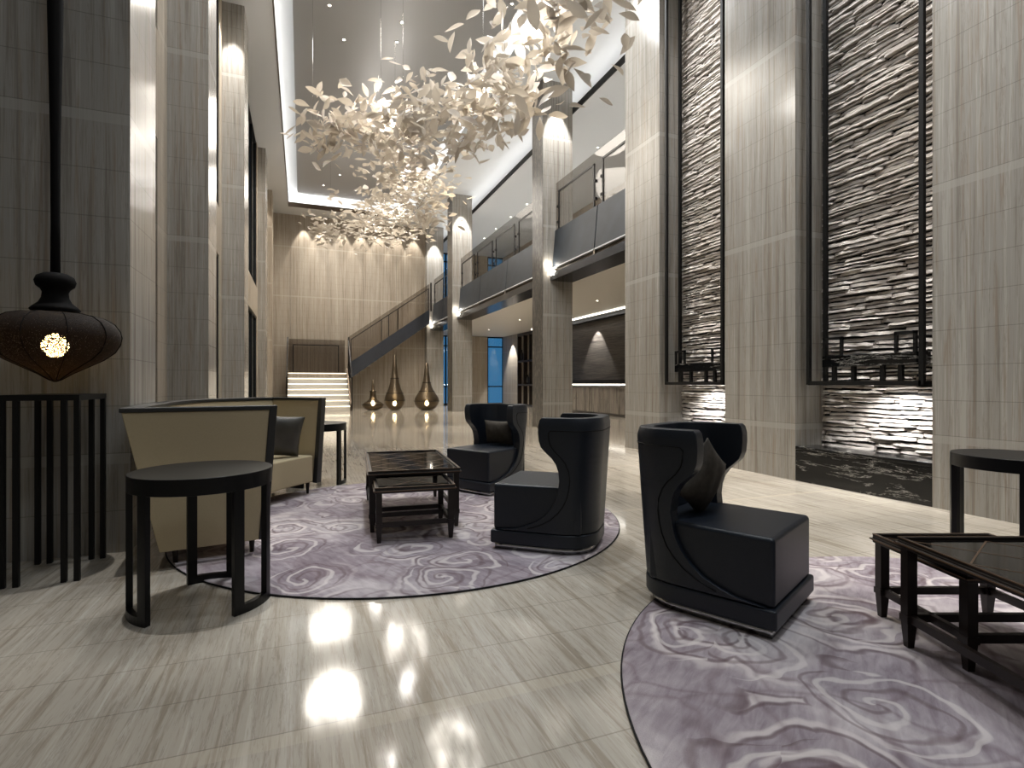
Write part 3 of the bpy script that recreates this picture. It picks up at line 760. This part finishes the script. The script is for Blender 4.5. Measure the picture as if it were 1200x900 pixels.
# ------------------------------------------------------------------ nested coffee tables
def coffee(loc, rz, W, L, H, label, lattice=False):
    t = thing('coffee_table', label, 'table', loc, rz, 'nested dark coffee tables'); a_, b_ = W / 2, L / 2
    mb = MB(); r_ = .055
    for z0, z1, ex in ((H - .045, H - .014, 0), (H - .03, H - .022, .008)):
        mb.box(-a_ - ex, a_ + ex, -b_ - ex, -b_ + r_, z0, z1).box(-a_ - ex, a_ + ex, b_ - r_, b_ + ex, z0, z1)
        mb.box(-a_ - ex, -a_ + r_, -b_ + r_, b_ - r_, z0, z1).box(a_ - r_, a_ + ex, -b_ + r_, b_ - r_, z0, z1)
    q = .018
    for x0, x1, y0, y1 in ((-a_, a_, -b_, -b_ + q), (-a_, a_, b_ - q, b_), (-a_, -a_ + q, -b_ + q, b_ - q), (a_ - q, a_, -b_ + q, b_ - q)):
        mb.box(x0, x1, y0, y1, H - .014, H)
    mb.build('frame', 'walnut', t, bevel=.002)
    MB().box(-a_ + .03, a_ - .03, -b_ + .03, b_ - .03, H - .03, H - .012).build('glass_top', 'tableglass', t)
    mb = MB(); k = .0035; zi = H - .0115
    def ln_(p, q_): mb.bar((p[0], p[1], zi), (q_[0], q_[1], zi), k * 2, .001)
    aa, bb_ = a_ - .04, b_ - .04
    if lattice:
        for s_ in (-1, 1):
            y = -bb_
            ln_((-aa * s_, -bb_), (aa * s_, 0)); ln_((aa * s_, 0), (-aa * s_, bb_)); ln_((-aa * s_, -bb_ * .5), (0, -bb_)); ln_((-aa * s_, bb_ * .5), (0, bb_)); ln_((aa * s_, -bb_ * .5), (0, 0)); ln_((aa * s_, bb_ * .5), (0, 0))
    else:
        ln_((-aa, -bb_), (aa, bb_)); ln_((aa, -bb_), (-aa, bb_))
    mb.build('inlay', 'walnutedge', t)
    mb = MB()
    for x0, x1, y0, y1 in ((-a_ - .01, a_ + .01, -b_ - .0105, -b_ - .008), (-a_ - .01, a_ + .01, b_ + .008, b_ + .0105), (-a_ - .0105, -a_ - .008, -b_, b_), (a_ + .008, a_ + .0105, -b_, b_)):
        mb.box(x0, x1, y0, y1, H - .030, H - .024)
    for x0, x1, y0, y1 in ((-a_, a_, -b_ - .001, -b_ + .004), (-a_, a_, b_ - .004, b_ + .001), (-a_ - .001, -a_ + .004, -b_, b_), (a_ - .004, a_ + .001, -b_, b_)):
        mb.box(x0, x1, y0, y1, H - .003, H + .001)
    mb.build('edge_trim', 'walnutedge', t)
    for sx in (-1, 1):
        for sy in (-1, 1):
            x, y = sx * (a_ - .03), sy * (b_ - .03); k = .022
            mb = MB().box(x - k, x + k, y - k, y + k, .12, H - .04).box(x - k - .004, x + k + .004, y - k - .004, y + k + .004, .115, .145)
            k2 = .014
            mb.hexa([(x - k2, y - k2, 0), (x + k2, y - k2, 0), (x + k2, y + k2, 0), (x - k2, y + k2, 0), (x - k, y - k, .12), (x + k, y - k, .12), (x + k, y + k, .12), (x - k, y + k, .12)])
            mb.build('leg', 'walnut', t)
    for s_ in (-1, 1):
        MB().box(-a_ + .05, a_ - .05, s_ * (b_ - .03) - .012, s_ * (b_ - .03) + .012, .115, .15).build('stretcher', 'walnut', t)
        MB().box(s_ * (a_ - .03) - .012, s_ * (a_ - .03) + .012, -b_ + .05, b_ - .05, .115, .15).build('stretcher', 'walnut', t)
    return t
def nested(x, y, rz, l1, l2):
    c_, s_ = math.cos(rz), math.sin(rz); z = .0145
    coffee((x, y, z), rz, .74, 1.30, .49, l1, True)
    u, v = -.03, -.68                                   # the smaller table slid out at one end
    coffee((x + c_ * u - s_ * v, y + s_ * u + c_ * v, z), rz, .6, .58, .415, l2)
nested(.915, 5.03, math.radians(-5), 'large dark coffee table with lattice glass top beside the sofa', 'small dark coffee table pulled out from the table beside the sofa')
# second pair: near rug, turned half round
ra = math.radians(180 - 21)
bx_, by_ = 2.53 + .02, 1.63 + .02
ux, uy = math.cos(math.radians(-21)), math.sin(math.radians(-21)); vx, vy = -uy, ux
nested(bx_ + ux * .35 - vx * .64, by_ + uy * .35 - vy * .64, ra, 'large dark coffee table on the rug of the front wing chair', 'small dark coffee table pulled out towards the lone round side table')

# ------------------------------------------------------------------ curved sofa
def spline(P, n):
    out = []
    for k in range(n + 1):
        s_ = k / n * (len(P) - 1); i = min(int(s_), len(P) - 2); f_ = s_ - i
        p0, p1, p2, p3 = P[max(i - 1, 0)], P[i], P[i + 1], P[min(i + 2, len(P) - 1)]
        out.append(tuple(.5 * ((2 * b_) + (-a_ + c_) * f_ + (2 * a_ - 5 * b_ + 4 * c_ - d_) * f_ ** 2 + (-a_ + 3 * b_ - 3 * c_ + d_) * f_ ** 3) for a_, b_, c_, d_ in zip(p0, p1, p2, p3)))
    return out
so = thing('curved_sofa', 'curved high-backed cream sofa with charcoal edging beside the nested tables', 'sofa', (-.6, 5.2, 0))
def L_(p): return (p[0] + .6, p[1] - 5.2)
N = 28
F = spline([(-.24, 4.2), (-.42, 4.7), (-.44, 5.25), (-.24, 5.8), (.15, 6.28)], N)
B0 = spline([(-.86, 4.1), (-.98, 4.7), (-.98, 5.45), (-.80, 6.15), (-.32, 6.66)], N)
B1 = spline([(-1.06, 4.08), (-1.1, 4.7), (-1.1, 5.5), (-.93, 6.22), (-.38, 6.82)], N)
def lerp(a_, b_, t_): return tuple(x + (y - x) * t_ for x, y in zip(a_, b_))
zb, zs_, zt_ = .14, .43, 1.05
def solid(rowsets, name, mat, bevel=.012, seg=3):
    """rowsets: per station a closed loop of points"""
    mb = MB().grid(rowsets, True, True); n = len(rowsets[0]); k = len(mb.v)
    mb.f.append(tuple(range(n))); mb.f.append(tuple(range(k - n, k))); mb.sm += [False, False]
    return mb.build(name, mat, so, bevel=bevel, seg=seg, angle=45)
def inset(a_, b_, d): v = Vector(b_) - Vector(a_); v.normalize(); return (a_[0] + v.x * d, a_[1] + v.y * d)
rows = []
for f_, b_ in zip(F, B0):
    f_, b_ = L_(f_), L_(b_); rows.append([(*f_, zb), (*inset(b_, f_, .08), zb), (*inset(b_, f_, .06), zs_), (*inset(f_, b_, -.0), zs_)])
solid(rows[1:-1], 'seat', 'cream', .02)
rows, trim = [], []
for f_, b0, b1 in zip(F, B0, B1):
    f_, b0, b1 = L_(f_), L_(b0), L_(b1)
    rows.append([(*b0, zb - .02), (*inset(b0, f_, .11), zb), (*inset(b1, f_, .10), zt_ - .03), (*b1, zt_ - .03)])
    trim.append([(*inset(b1, f_, -.012), zt_ - .03), (*inset(b1, f_, .11), zt_ - .03), (*inset(b1, f_, .11), zt_), (*inset(b1, f_, -.012), zt_)])
solid(rows, 'backrest', 'cream', .012); solid(trim, 'top_trim', 'trim', .004, 2)
def endpanel(i, sgn, out):
    # trapezoid panel: inner bottom/top, outer bottom/top
    f_, b0, b1 = L_(F[i]), L_(B0[i]), L_(B1[i])
    ft = inset(f_, b0, -.07)
    d = Vector(f_) - Vector(b0); nrm = Vector((d.y, -d.x)).normalized() * out * .06
    def sl(a0, a1, b0_, b1_, z0, z1, off0, off1, name, mat):
        # quad a0(bottom inner) a1(bottom outer) ... thickened along nrm
        n0, n1 = nrm * off0, nrm * off1
        vs = []
        for nn in (n0, n1):
            for p, z in ((a0, z0), (a1, z0), (b1_, z1), (b0_, z1)): vs.append((p[0] + nn.x, p[1] + nn.y, z))
        MB().add(vs, [(0, 1, 2, 3), (7, 6, 5, 4), (0, 4, 5, 1), (1, 5, 6, 2), (2, 6, 7, 3), (3, 7, 4, 0)]).build(name, mat, so, bevel=.006)
    lo, hi = zb - .02, zt_ - .03
    fi, fti = inset(f_, b0, .05), inset(ft, b1, .05)
    sl(b0, fi, b1, fti, lo, hi, 0, 1, 'end_panel', 'cream')
    # charcoal edge strips: front upright and top
    sl(fi, inset(f_, b0, -.005), fti, ft, lo, zt_, -.15, 1.15, 'edge_trim', 'trim')
    sl(inset(b1, ft, -.012), fti, inset(b1, ft, -.012), fti, hi, zt_, -.15, 1.15, 'edge_trim', 'trim')
endpanel(0, 1, 1); endpanel(N, -1, -1)
for i in (1, 9, 19, N - 1):
    for t_ in (.12, .86):
        p = lerp(L_(F[i]), L_(B0[i]), t_)
        MB().lathe([(.014, .002), (.024, zb + .02)], (p[0], p[1], 0.013), 12).build('leg', 'walnut', so)
cu = cushion('cushion', 'charcoal satin cushion at the far end of the cream sofa', (-.22, 6.10, .66), (0, 0, 0), .46, .44, .15, 'satin')
cu.rotation_euler = (.2, .1, math.radians(20))

# ------------------------------------------------------------------ floor lantern vases
def vase(loc, prof, label, extra):
    t = thing('wire_vase', label, 'vase', loc, 0, 'glowing woven vases under the stairs')
    MB().lathe(prof, n=40, caps=False).build('body', 'woven', t)
    mb = MB()
    for r, z in extra: mb.tube([((r + .01) * math.cos(2 * PI * k / 32), (r + .01) * math.sin(2 * PI * k / 32), z) for k in range(32)], .014, 6, closed=True)
    mb.build('hoops', 'frame', t)
    MB().lathe([(.0, .18), (.07, .22), (.09, .32), (.05, .42), (0, .45)], n=14, caps=False).build('bulb', vb, t)
    MB().lathe([(prof[0][0] * .9, .001), (prof[0][0] * .9, .03)], n=24).build('base', 'frame', t)
vb = emis('vase bulb', lin(255, 226, 170), 22)
vase((3.05, 25.6, 0), [(.2, 0), (.36, .06), (.47, .17), (.49, .25), (.42, .34), (.25, .42), (.17, .52), (.15, .62), (.13, .8), (.14, .86), (.08, .88), (.065, 1.1), (.04, 1.38), (.0, 1.4)],
     'smallest squat bronze wire vase nearest the glowing steps', [(.49, .25), (.25, .42), (.14, .86)])
vase((3.99, 25.27, 0), [(.16, 0), (.3, .08), (.42, .25), (.46, .45), (.44, .62), (.36, .82), (.27, 1.05), (.21, 1.28), (.19, 1.45), (.16, 1.5), (.12, 1.9), (.07, 2.5), (.0, 2.56)],
     'tallest bronze wire vase between the two others', [(.46, .45), (.38, .78), (.18, 1.46)])
vase((5.36, 24.7, 0), [(.22, 0), (.38, .07), (.53, .25), (.57, .42), (.54, .56), (.44, .72), (.32, .9), (.23, 1.1), (.19, 1.26), (.17, 1.3), (.12, 1.7), (.07, 2.15), (.0, 2.2)],
     'widest bronze wire vase next to the column', [(.57, .42), (.34, .87), (.19, 1.27)])

# ------------------------------------------------------------------ leaf chandelier
chn = thing('leaf_chandelier', 'long drifting chandelier of hundreds of pale leaves under the coffered ceiling', 'chandelier', (2.4, 13, 9.9))
O = Vector((2.4, 13, 9.9))
def leaf_geo(mb, c, L, rng, flat):
    W = L * rng.uniform(.34, .46); az = rng.uniform(0, 2 * PI)
    tilt = rng.gauss(0, .3 if flat else .6); roll = rng.gauss(0, .35 if flat else .65)
    m = Matrix.Translation(c) @ Matrix.Rotation(az, 4, 'Z') @ Matrix.Rotation(tilt, 4, 'Y') @ Matrix.Rotation(roll, 4, 'X')
    cu = rng.uniform(-.1, .12); ns = 6; rows = [[], [], []]
    for i in range(ns + 1):
        u = i / ns; w_ = W / 2 * math.sin(PI * u ** .85) ** 1.1 if 0 < i < ns else 0.001
        z = cu * L * (u - .5) ** 2 * 2
        rows[0].append(m @ Vector((L * (u - .5), -w_, z + w_ * .35))); rows[1].append(m @ Vector((L * (u - .5), 0, z))); rows[2].append(m @ Vector((L * (u - .5), w_, z + w_ * .35)))
    mb.grid(rows)
CL = [  # centre, spread, count, leaf length, flat
    ((3.25, 6.6, 6.0), (.55, .55, .55), 120, .34, False),
    ((3.15, 6.0, 6.9), (.6, .9, .6), 90, .34, False),
    ((3.05, 8.2, 6.1), (.5, .7, .5), 150, .34, False),
    ((2.9, 9.7, 6.2), (.5, .8, .45), 190, .34, False),
    ((2.2, 11.2, 6.7), (.55, .7, .45), 200, .34, False),
    ((1.5, 12.3, 6.9), (.55, .7, .4), 150, .34, False),
    ((.55, 13.0, 6.95), (.45, .6, .35), 100, .34, False),
    ((2.4, 13.6, 6.7), (.7, .9, .4), 180, .32, True),
    ((3.0, 15.8, 6.8), (.8, 1.0, .35), 210, .32, True),
    ((2.6, 18.6, 7.0), (.9, 1.2, .3), 260, .32, True),
    ((3.9, 18.0, 6.8), (.6, 1.0, .35), 130, .32, True),
    ((2.6, 21.5, 7.1), (1.2, 1.0, .28), 200, .31, True),
    ((.8, 22.3, 7.2), (.45, .7, .3), 90, .31, True),
]
leaves = []
for c_, s_, n, L, fl in CL:
    for k in range(int(n * 1.25)):
        p = Vector((R.gauss(c_[0], s_[0] * .75), R.gauss(c_[1], s_[1] * .75), R.gauss(c_[2], s_[2] * .8)))
        leaves.append((p, L * R.uniform(.7, 1.2), fl))
leaves.sort(key=lambda q: (q[0] - Vector((0, 0, 1.2))).length / q[1])
def inframe(p):
    d = p.x * math.sin(YAW) + p.y * math.cos(YAW); r_ = p.x * math.cos(YAW) - p.y * math.sin(YAW)
    return d > .5 and abs(634 * r_ / d) < 600 and 634 * (p.z - 1.2) / d < 450
near = [q for q in leaves if inframe(q[0])][:98]; ids = set(id(q) for q in near)
for q in near:
    mb = MB(); leaf_geo(mb, Vector((0, 0, 0)), q[1], R, q[2]); mb.build('leaf', 'leaf', chn).location = q[0] - O
mb = MB()
for q in leaves:
    if id(q) not in ids: leaf_geo(mb, q[0] - O, q[1], R, q[2])
mb.build('leaves', 'leaf', chn)['kind'] = 'stuff'
for i in range(14):
    c_ = CL[i % 13][0]; x, y = c_[0] + R.uniform(-.4, .4), c_[1] + R.uniform(-.5, .5)
    MB().tube([(x - O.x, y - O.y, c_[2] - O.z), (x - O.x, y - O.y, .05)], .003, 5).build('wire', 'chrome', chn)
LB = [(3.15, 7.2, 6.35), (2.9, 9.2, 6.5), (1.7, 11.9, 7.05), (2.7, 14.6, 6.95), (2.9, 18.3, 7.2), (2.6, 21.3, 7.35)]
for x, y, z in LB:
    b = MB().lathe([(0, -.03), (.025, -.02), (.03, 0), (.02, .03), (0, .035)], n=12, caps=False).build('bulb', 'lamp', chn); b.location = (x - O.x, y - O.y, z - O.z)
    l = bpy.data.lights.new('chandelier_light', 'POINT'); l.energy = 85; l.color = (1, .96, .9); l.shadow_soft_size = .2
    o = bpy.data.objects.new('chandelier_light', l); C.objects.link(o); o.location = (x, y, z - .06)

# ------------------------------------------------------------------ ceiling downlights (fixtures) and lamps
dl = thing('ceiling_downlight', 'x', 'downlight', group='small downlights in the glossy ceiling panel')
MB().lathe([(.0, -.0), (.03, 0), (.036, -.01), (.046, -.01), (.05, 0)], n=20, caps=False).build('trim_ring', 'chrome', dl)
MB().lathe([(0, -.009), (.03, -.009)], n=20, caps=False).build('lamp', 'lamp', dl)
first = True
def dlight(x, y, z, label, group):
    global first
    o = dl if first else copytree(dl); first = False
    o.location = (x, y, z); o['label'] = label; o['group'] = group
for x, y in [(.59, 13.17), (2.25, 13.16), (.99, 14.35), (2.26, 13.96), (1.47, 23.7), (.88, 25.2), (4.5, 11.6), (4.4, 24.5)]:
    dlight(x, y, ZC + .449, 'tiny bright downlight in the glossy grey ceiling panel above the leaf chandelier', 'small downlights in the glossy ceiling panel')
for y in (10.8, 15.2, 17.2, 19.2, 21.06, 22.96, 24.97, 26.8):
    dlight(8.85, y, 8.799, 'tiny bright downlight in the sloping row over the mezzanine balustrade', 'downlight row above the mezzanine')
for x, y in ((9.3, 16.0), (8.9, 22.0), (9.3, 12.5), (9.0, 26.5)):
    dlight(x, y, 4.019, 'tiny downlight in the pale ceiling beneath the mezzanine', 'downlights beneath the mezzanine')

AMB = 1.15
warm = (1, .93, .83); gold = (1, .86, .66); neut = (1, .985, .955); cool = (.86, .93, 1)
# coves
area((cx0 - .2, (cy0 + cy1) / 2, ZC + .2), .1, cy1 - cy0, 90, (PI, 0, 0), neut)
area((cx1 + .2, (cy0 + cy1) / 2, ZC + .2), .1, cy1 - cy0, 90, (PI, 0, 0), neut)
area(((cx0 + cx1) / 2, cy1 + .2, ZC + .2), cx1 - cx0, .1, 32, (PI, 0, 0), neut)
area((7.3, 19.5, 8.93), .1, 21, 55, (PI, math.radians(-20), 0), neut)
# washers on columns, back wall and pillars
def wash(x, y, p=160, size=36, z=9.35, tz=5, tx=None, ty=None, col=neut, blend=.4, rad=.03):
    spot((x, y, z), p, size, blend, (x if tx is None else tx, y if ty is None else ty, tz), rad, col)
wash(6.5, 13.05, 800, 46, ty=13.3); wash(6.5, 22.5, 800, 46, ty=22.8); wash(6.5, 27.7, 800, 44, ty=28.0)
for x in (.08, .87, 1.9, 2.8, 3.7, 4.6, 5.5): wash(x, YB - .35, 260, 50, ty=YB - .1, z=9.45, col=warm)
wash(-1.5, 24.9, 120, 46, ty=25.2, col=warm)
wash(-1.4, 12.85, 450, 46, ty=13.1); wash(-1.0, 7.6, 40, 40, ty=8.0)
wash(6.2, 8.3, 0.1)
wash(XR - .35, 8.3, 260, 44, tx=XR - .1); wash(XR - 1.1, 5.6, 1500, 30, tx=XR - .6, tz=0); wash(XR - 1.1, 2.8, 1500, 30, tx=XR - .6, tz=0); wash(XR - 1.1, 8.2, 1200, 30, tx=XR - .6, tz=0)
# niche lights hung under the frames, plus ceiling spots added to brighten the stone
for y in (3.95, 6.85):
    spot((5.78, y, 1.17), 42, 120, .6, (6.12, y, .45), .03, neut)
    spot((5.2, y + .1, 9.35), 420, 44, .8, (6.15, y + .1, 4.2), .03, neut); spot((5.3, y + .2, 9.35), 350, 26, .8, (6.15, y + .2, 1.6), .03, neut)
# floor downlights along the room
for y, p in ((4.2, 330), (8.2, 600), (12, 700), (16, 800), (20, 800), (24, 800)):
    spot((4.55, y, 9.4), p, 46, .6, (4.55, y, 0), .06, gold)
for y, p in ((10, 300), (15, 600), (20, 700), (24, 600)):
    spot((.2, y, 9.4), p, 46, .6, (.2, y, 0), .06, gold)
spot((.9, 4.9, 9.9), 620, 34, .7, (.9, 4.9, 0), .06, cool)
spot((-.8, 3.9, 9.4), 620, 20, .7, (-.8, 3.8, 0), .04, neut)
spot((2.6, 1.6, 9.9), 480, 36, .7, (2.6, 1.4, 0), .06, cool)
spot((.6, 1.6, 9.9), 160, 36, .8, (.6, 1.6, 0), .06, cool)
for x, y, p in ((2.2, -2.5, 330), (4.0, 1.2, 200), (1.0, 6.5, 450), (3.9, 9.5, 300), (.6, 12, 450), (3.9, 15, 450), (1.0, 19, 450), (3.9, 22, 450), (1.2, 25, 380)):  # wide soft spots added as ambient fill, without fixtures
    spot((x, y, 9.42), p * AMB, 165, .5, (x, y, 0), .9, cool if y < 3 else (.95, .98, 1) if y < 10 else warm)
# under the mezzanine
for x, y, p in ((9.3, 12.5, 190), (9.3, 16.0, 190), (8.9, 19, 190), (8.9, 22.0, 260), (9.0, 26.5, 380), (7.5, 26, 260)):
    spot((x, y, 3.99), p, 100, .7, (x, y, 0), .05, warm)
spot((XM - .35, 19.4, 3.75), 420, 76, .3, (XM - .12, 19.4, 1.2), .02, neut)
spot((XM - .3, 25.3, 3.95), 60, 90, .4, (XM - .1, 26.5, 1.2), .02, neut); spot((XM - .45, 29.0, 3.95), 420, 70, .4, (XM - .1, 29.0, 1.2), .02, neut)
area((XM - .32, 18.1, 1.15), .04, 6.4, 40, (0, math.radians(10), 0), neut)
area((XM - .4, 17, 3.9), .05, 16, 30, (0, 0, 0), neut)
# mezzanine floor
for y in (11, 16, 21, 26): spot((8.9, y, 8.75), 620, 130, .7, (8.9, y, 4), .05, (.93, .97, 1))
# spots lighting the vases
for x, y in ((3.05, 25.6), (3.99, 25.3), (5.36, 24.7)):
    spot((x, y - .5, 7), 60, 12, .5, (x, y, .3), .03, warm)
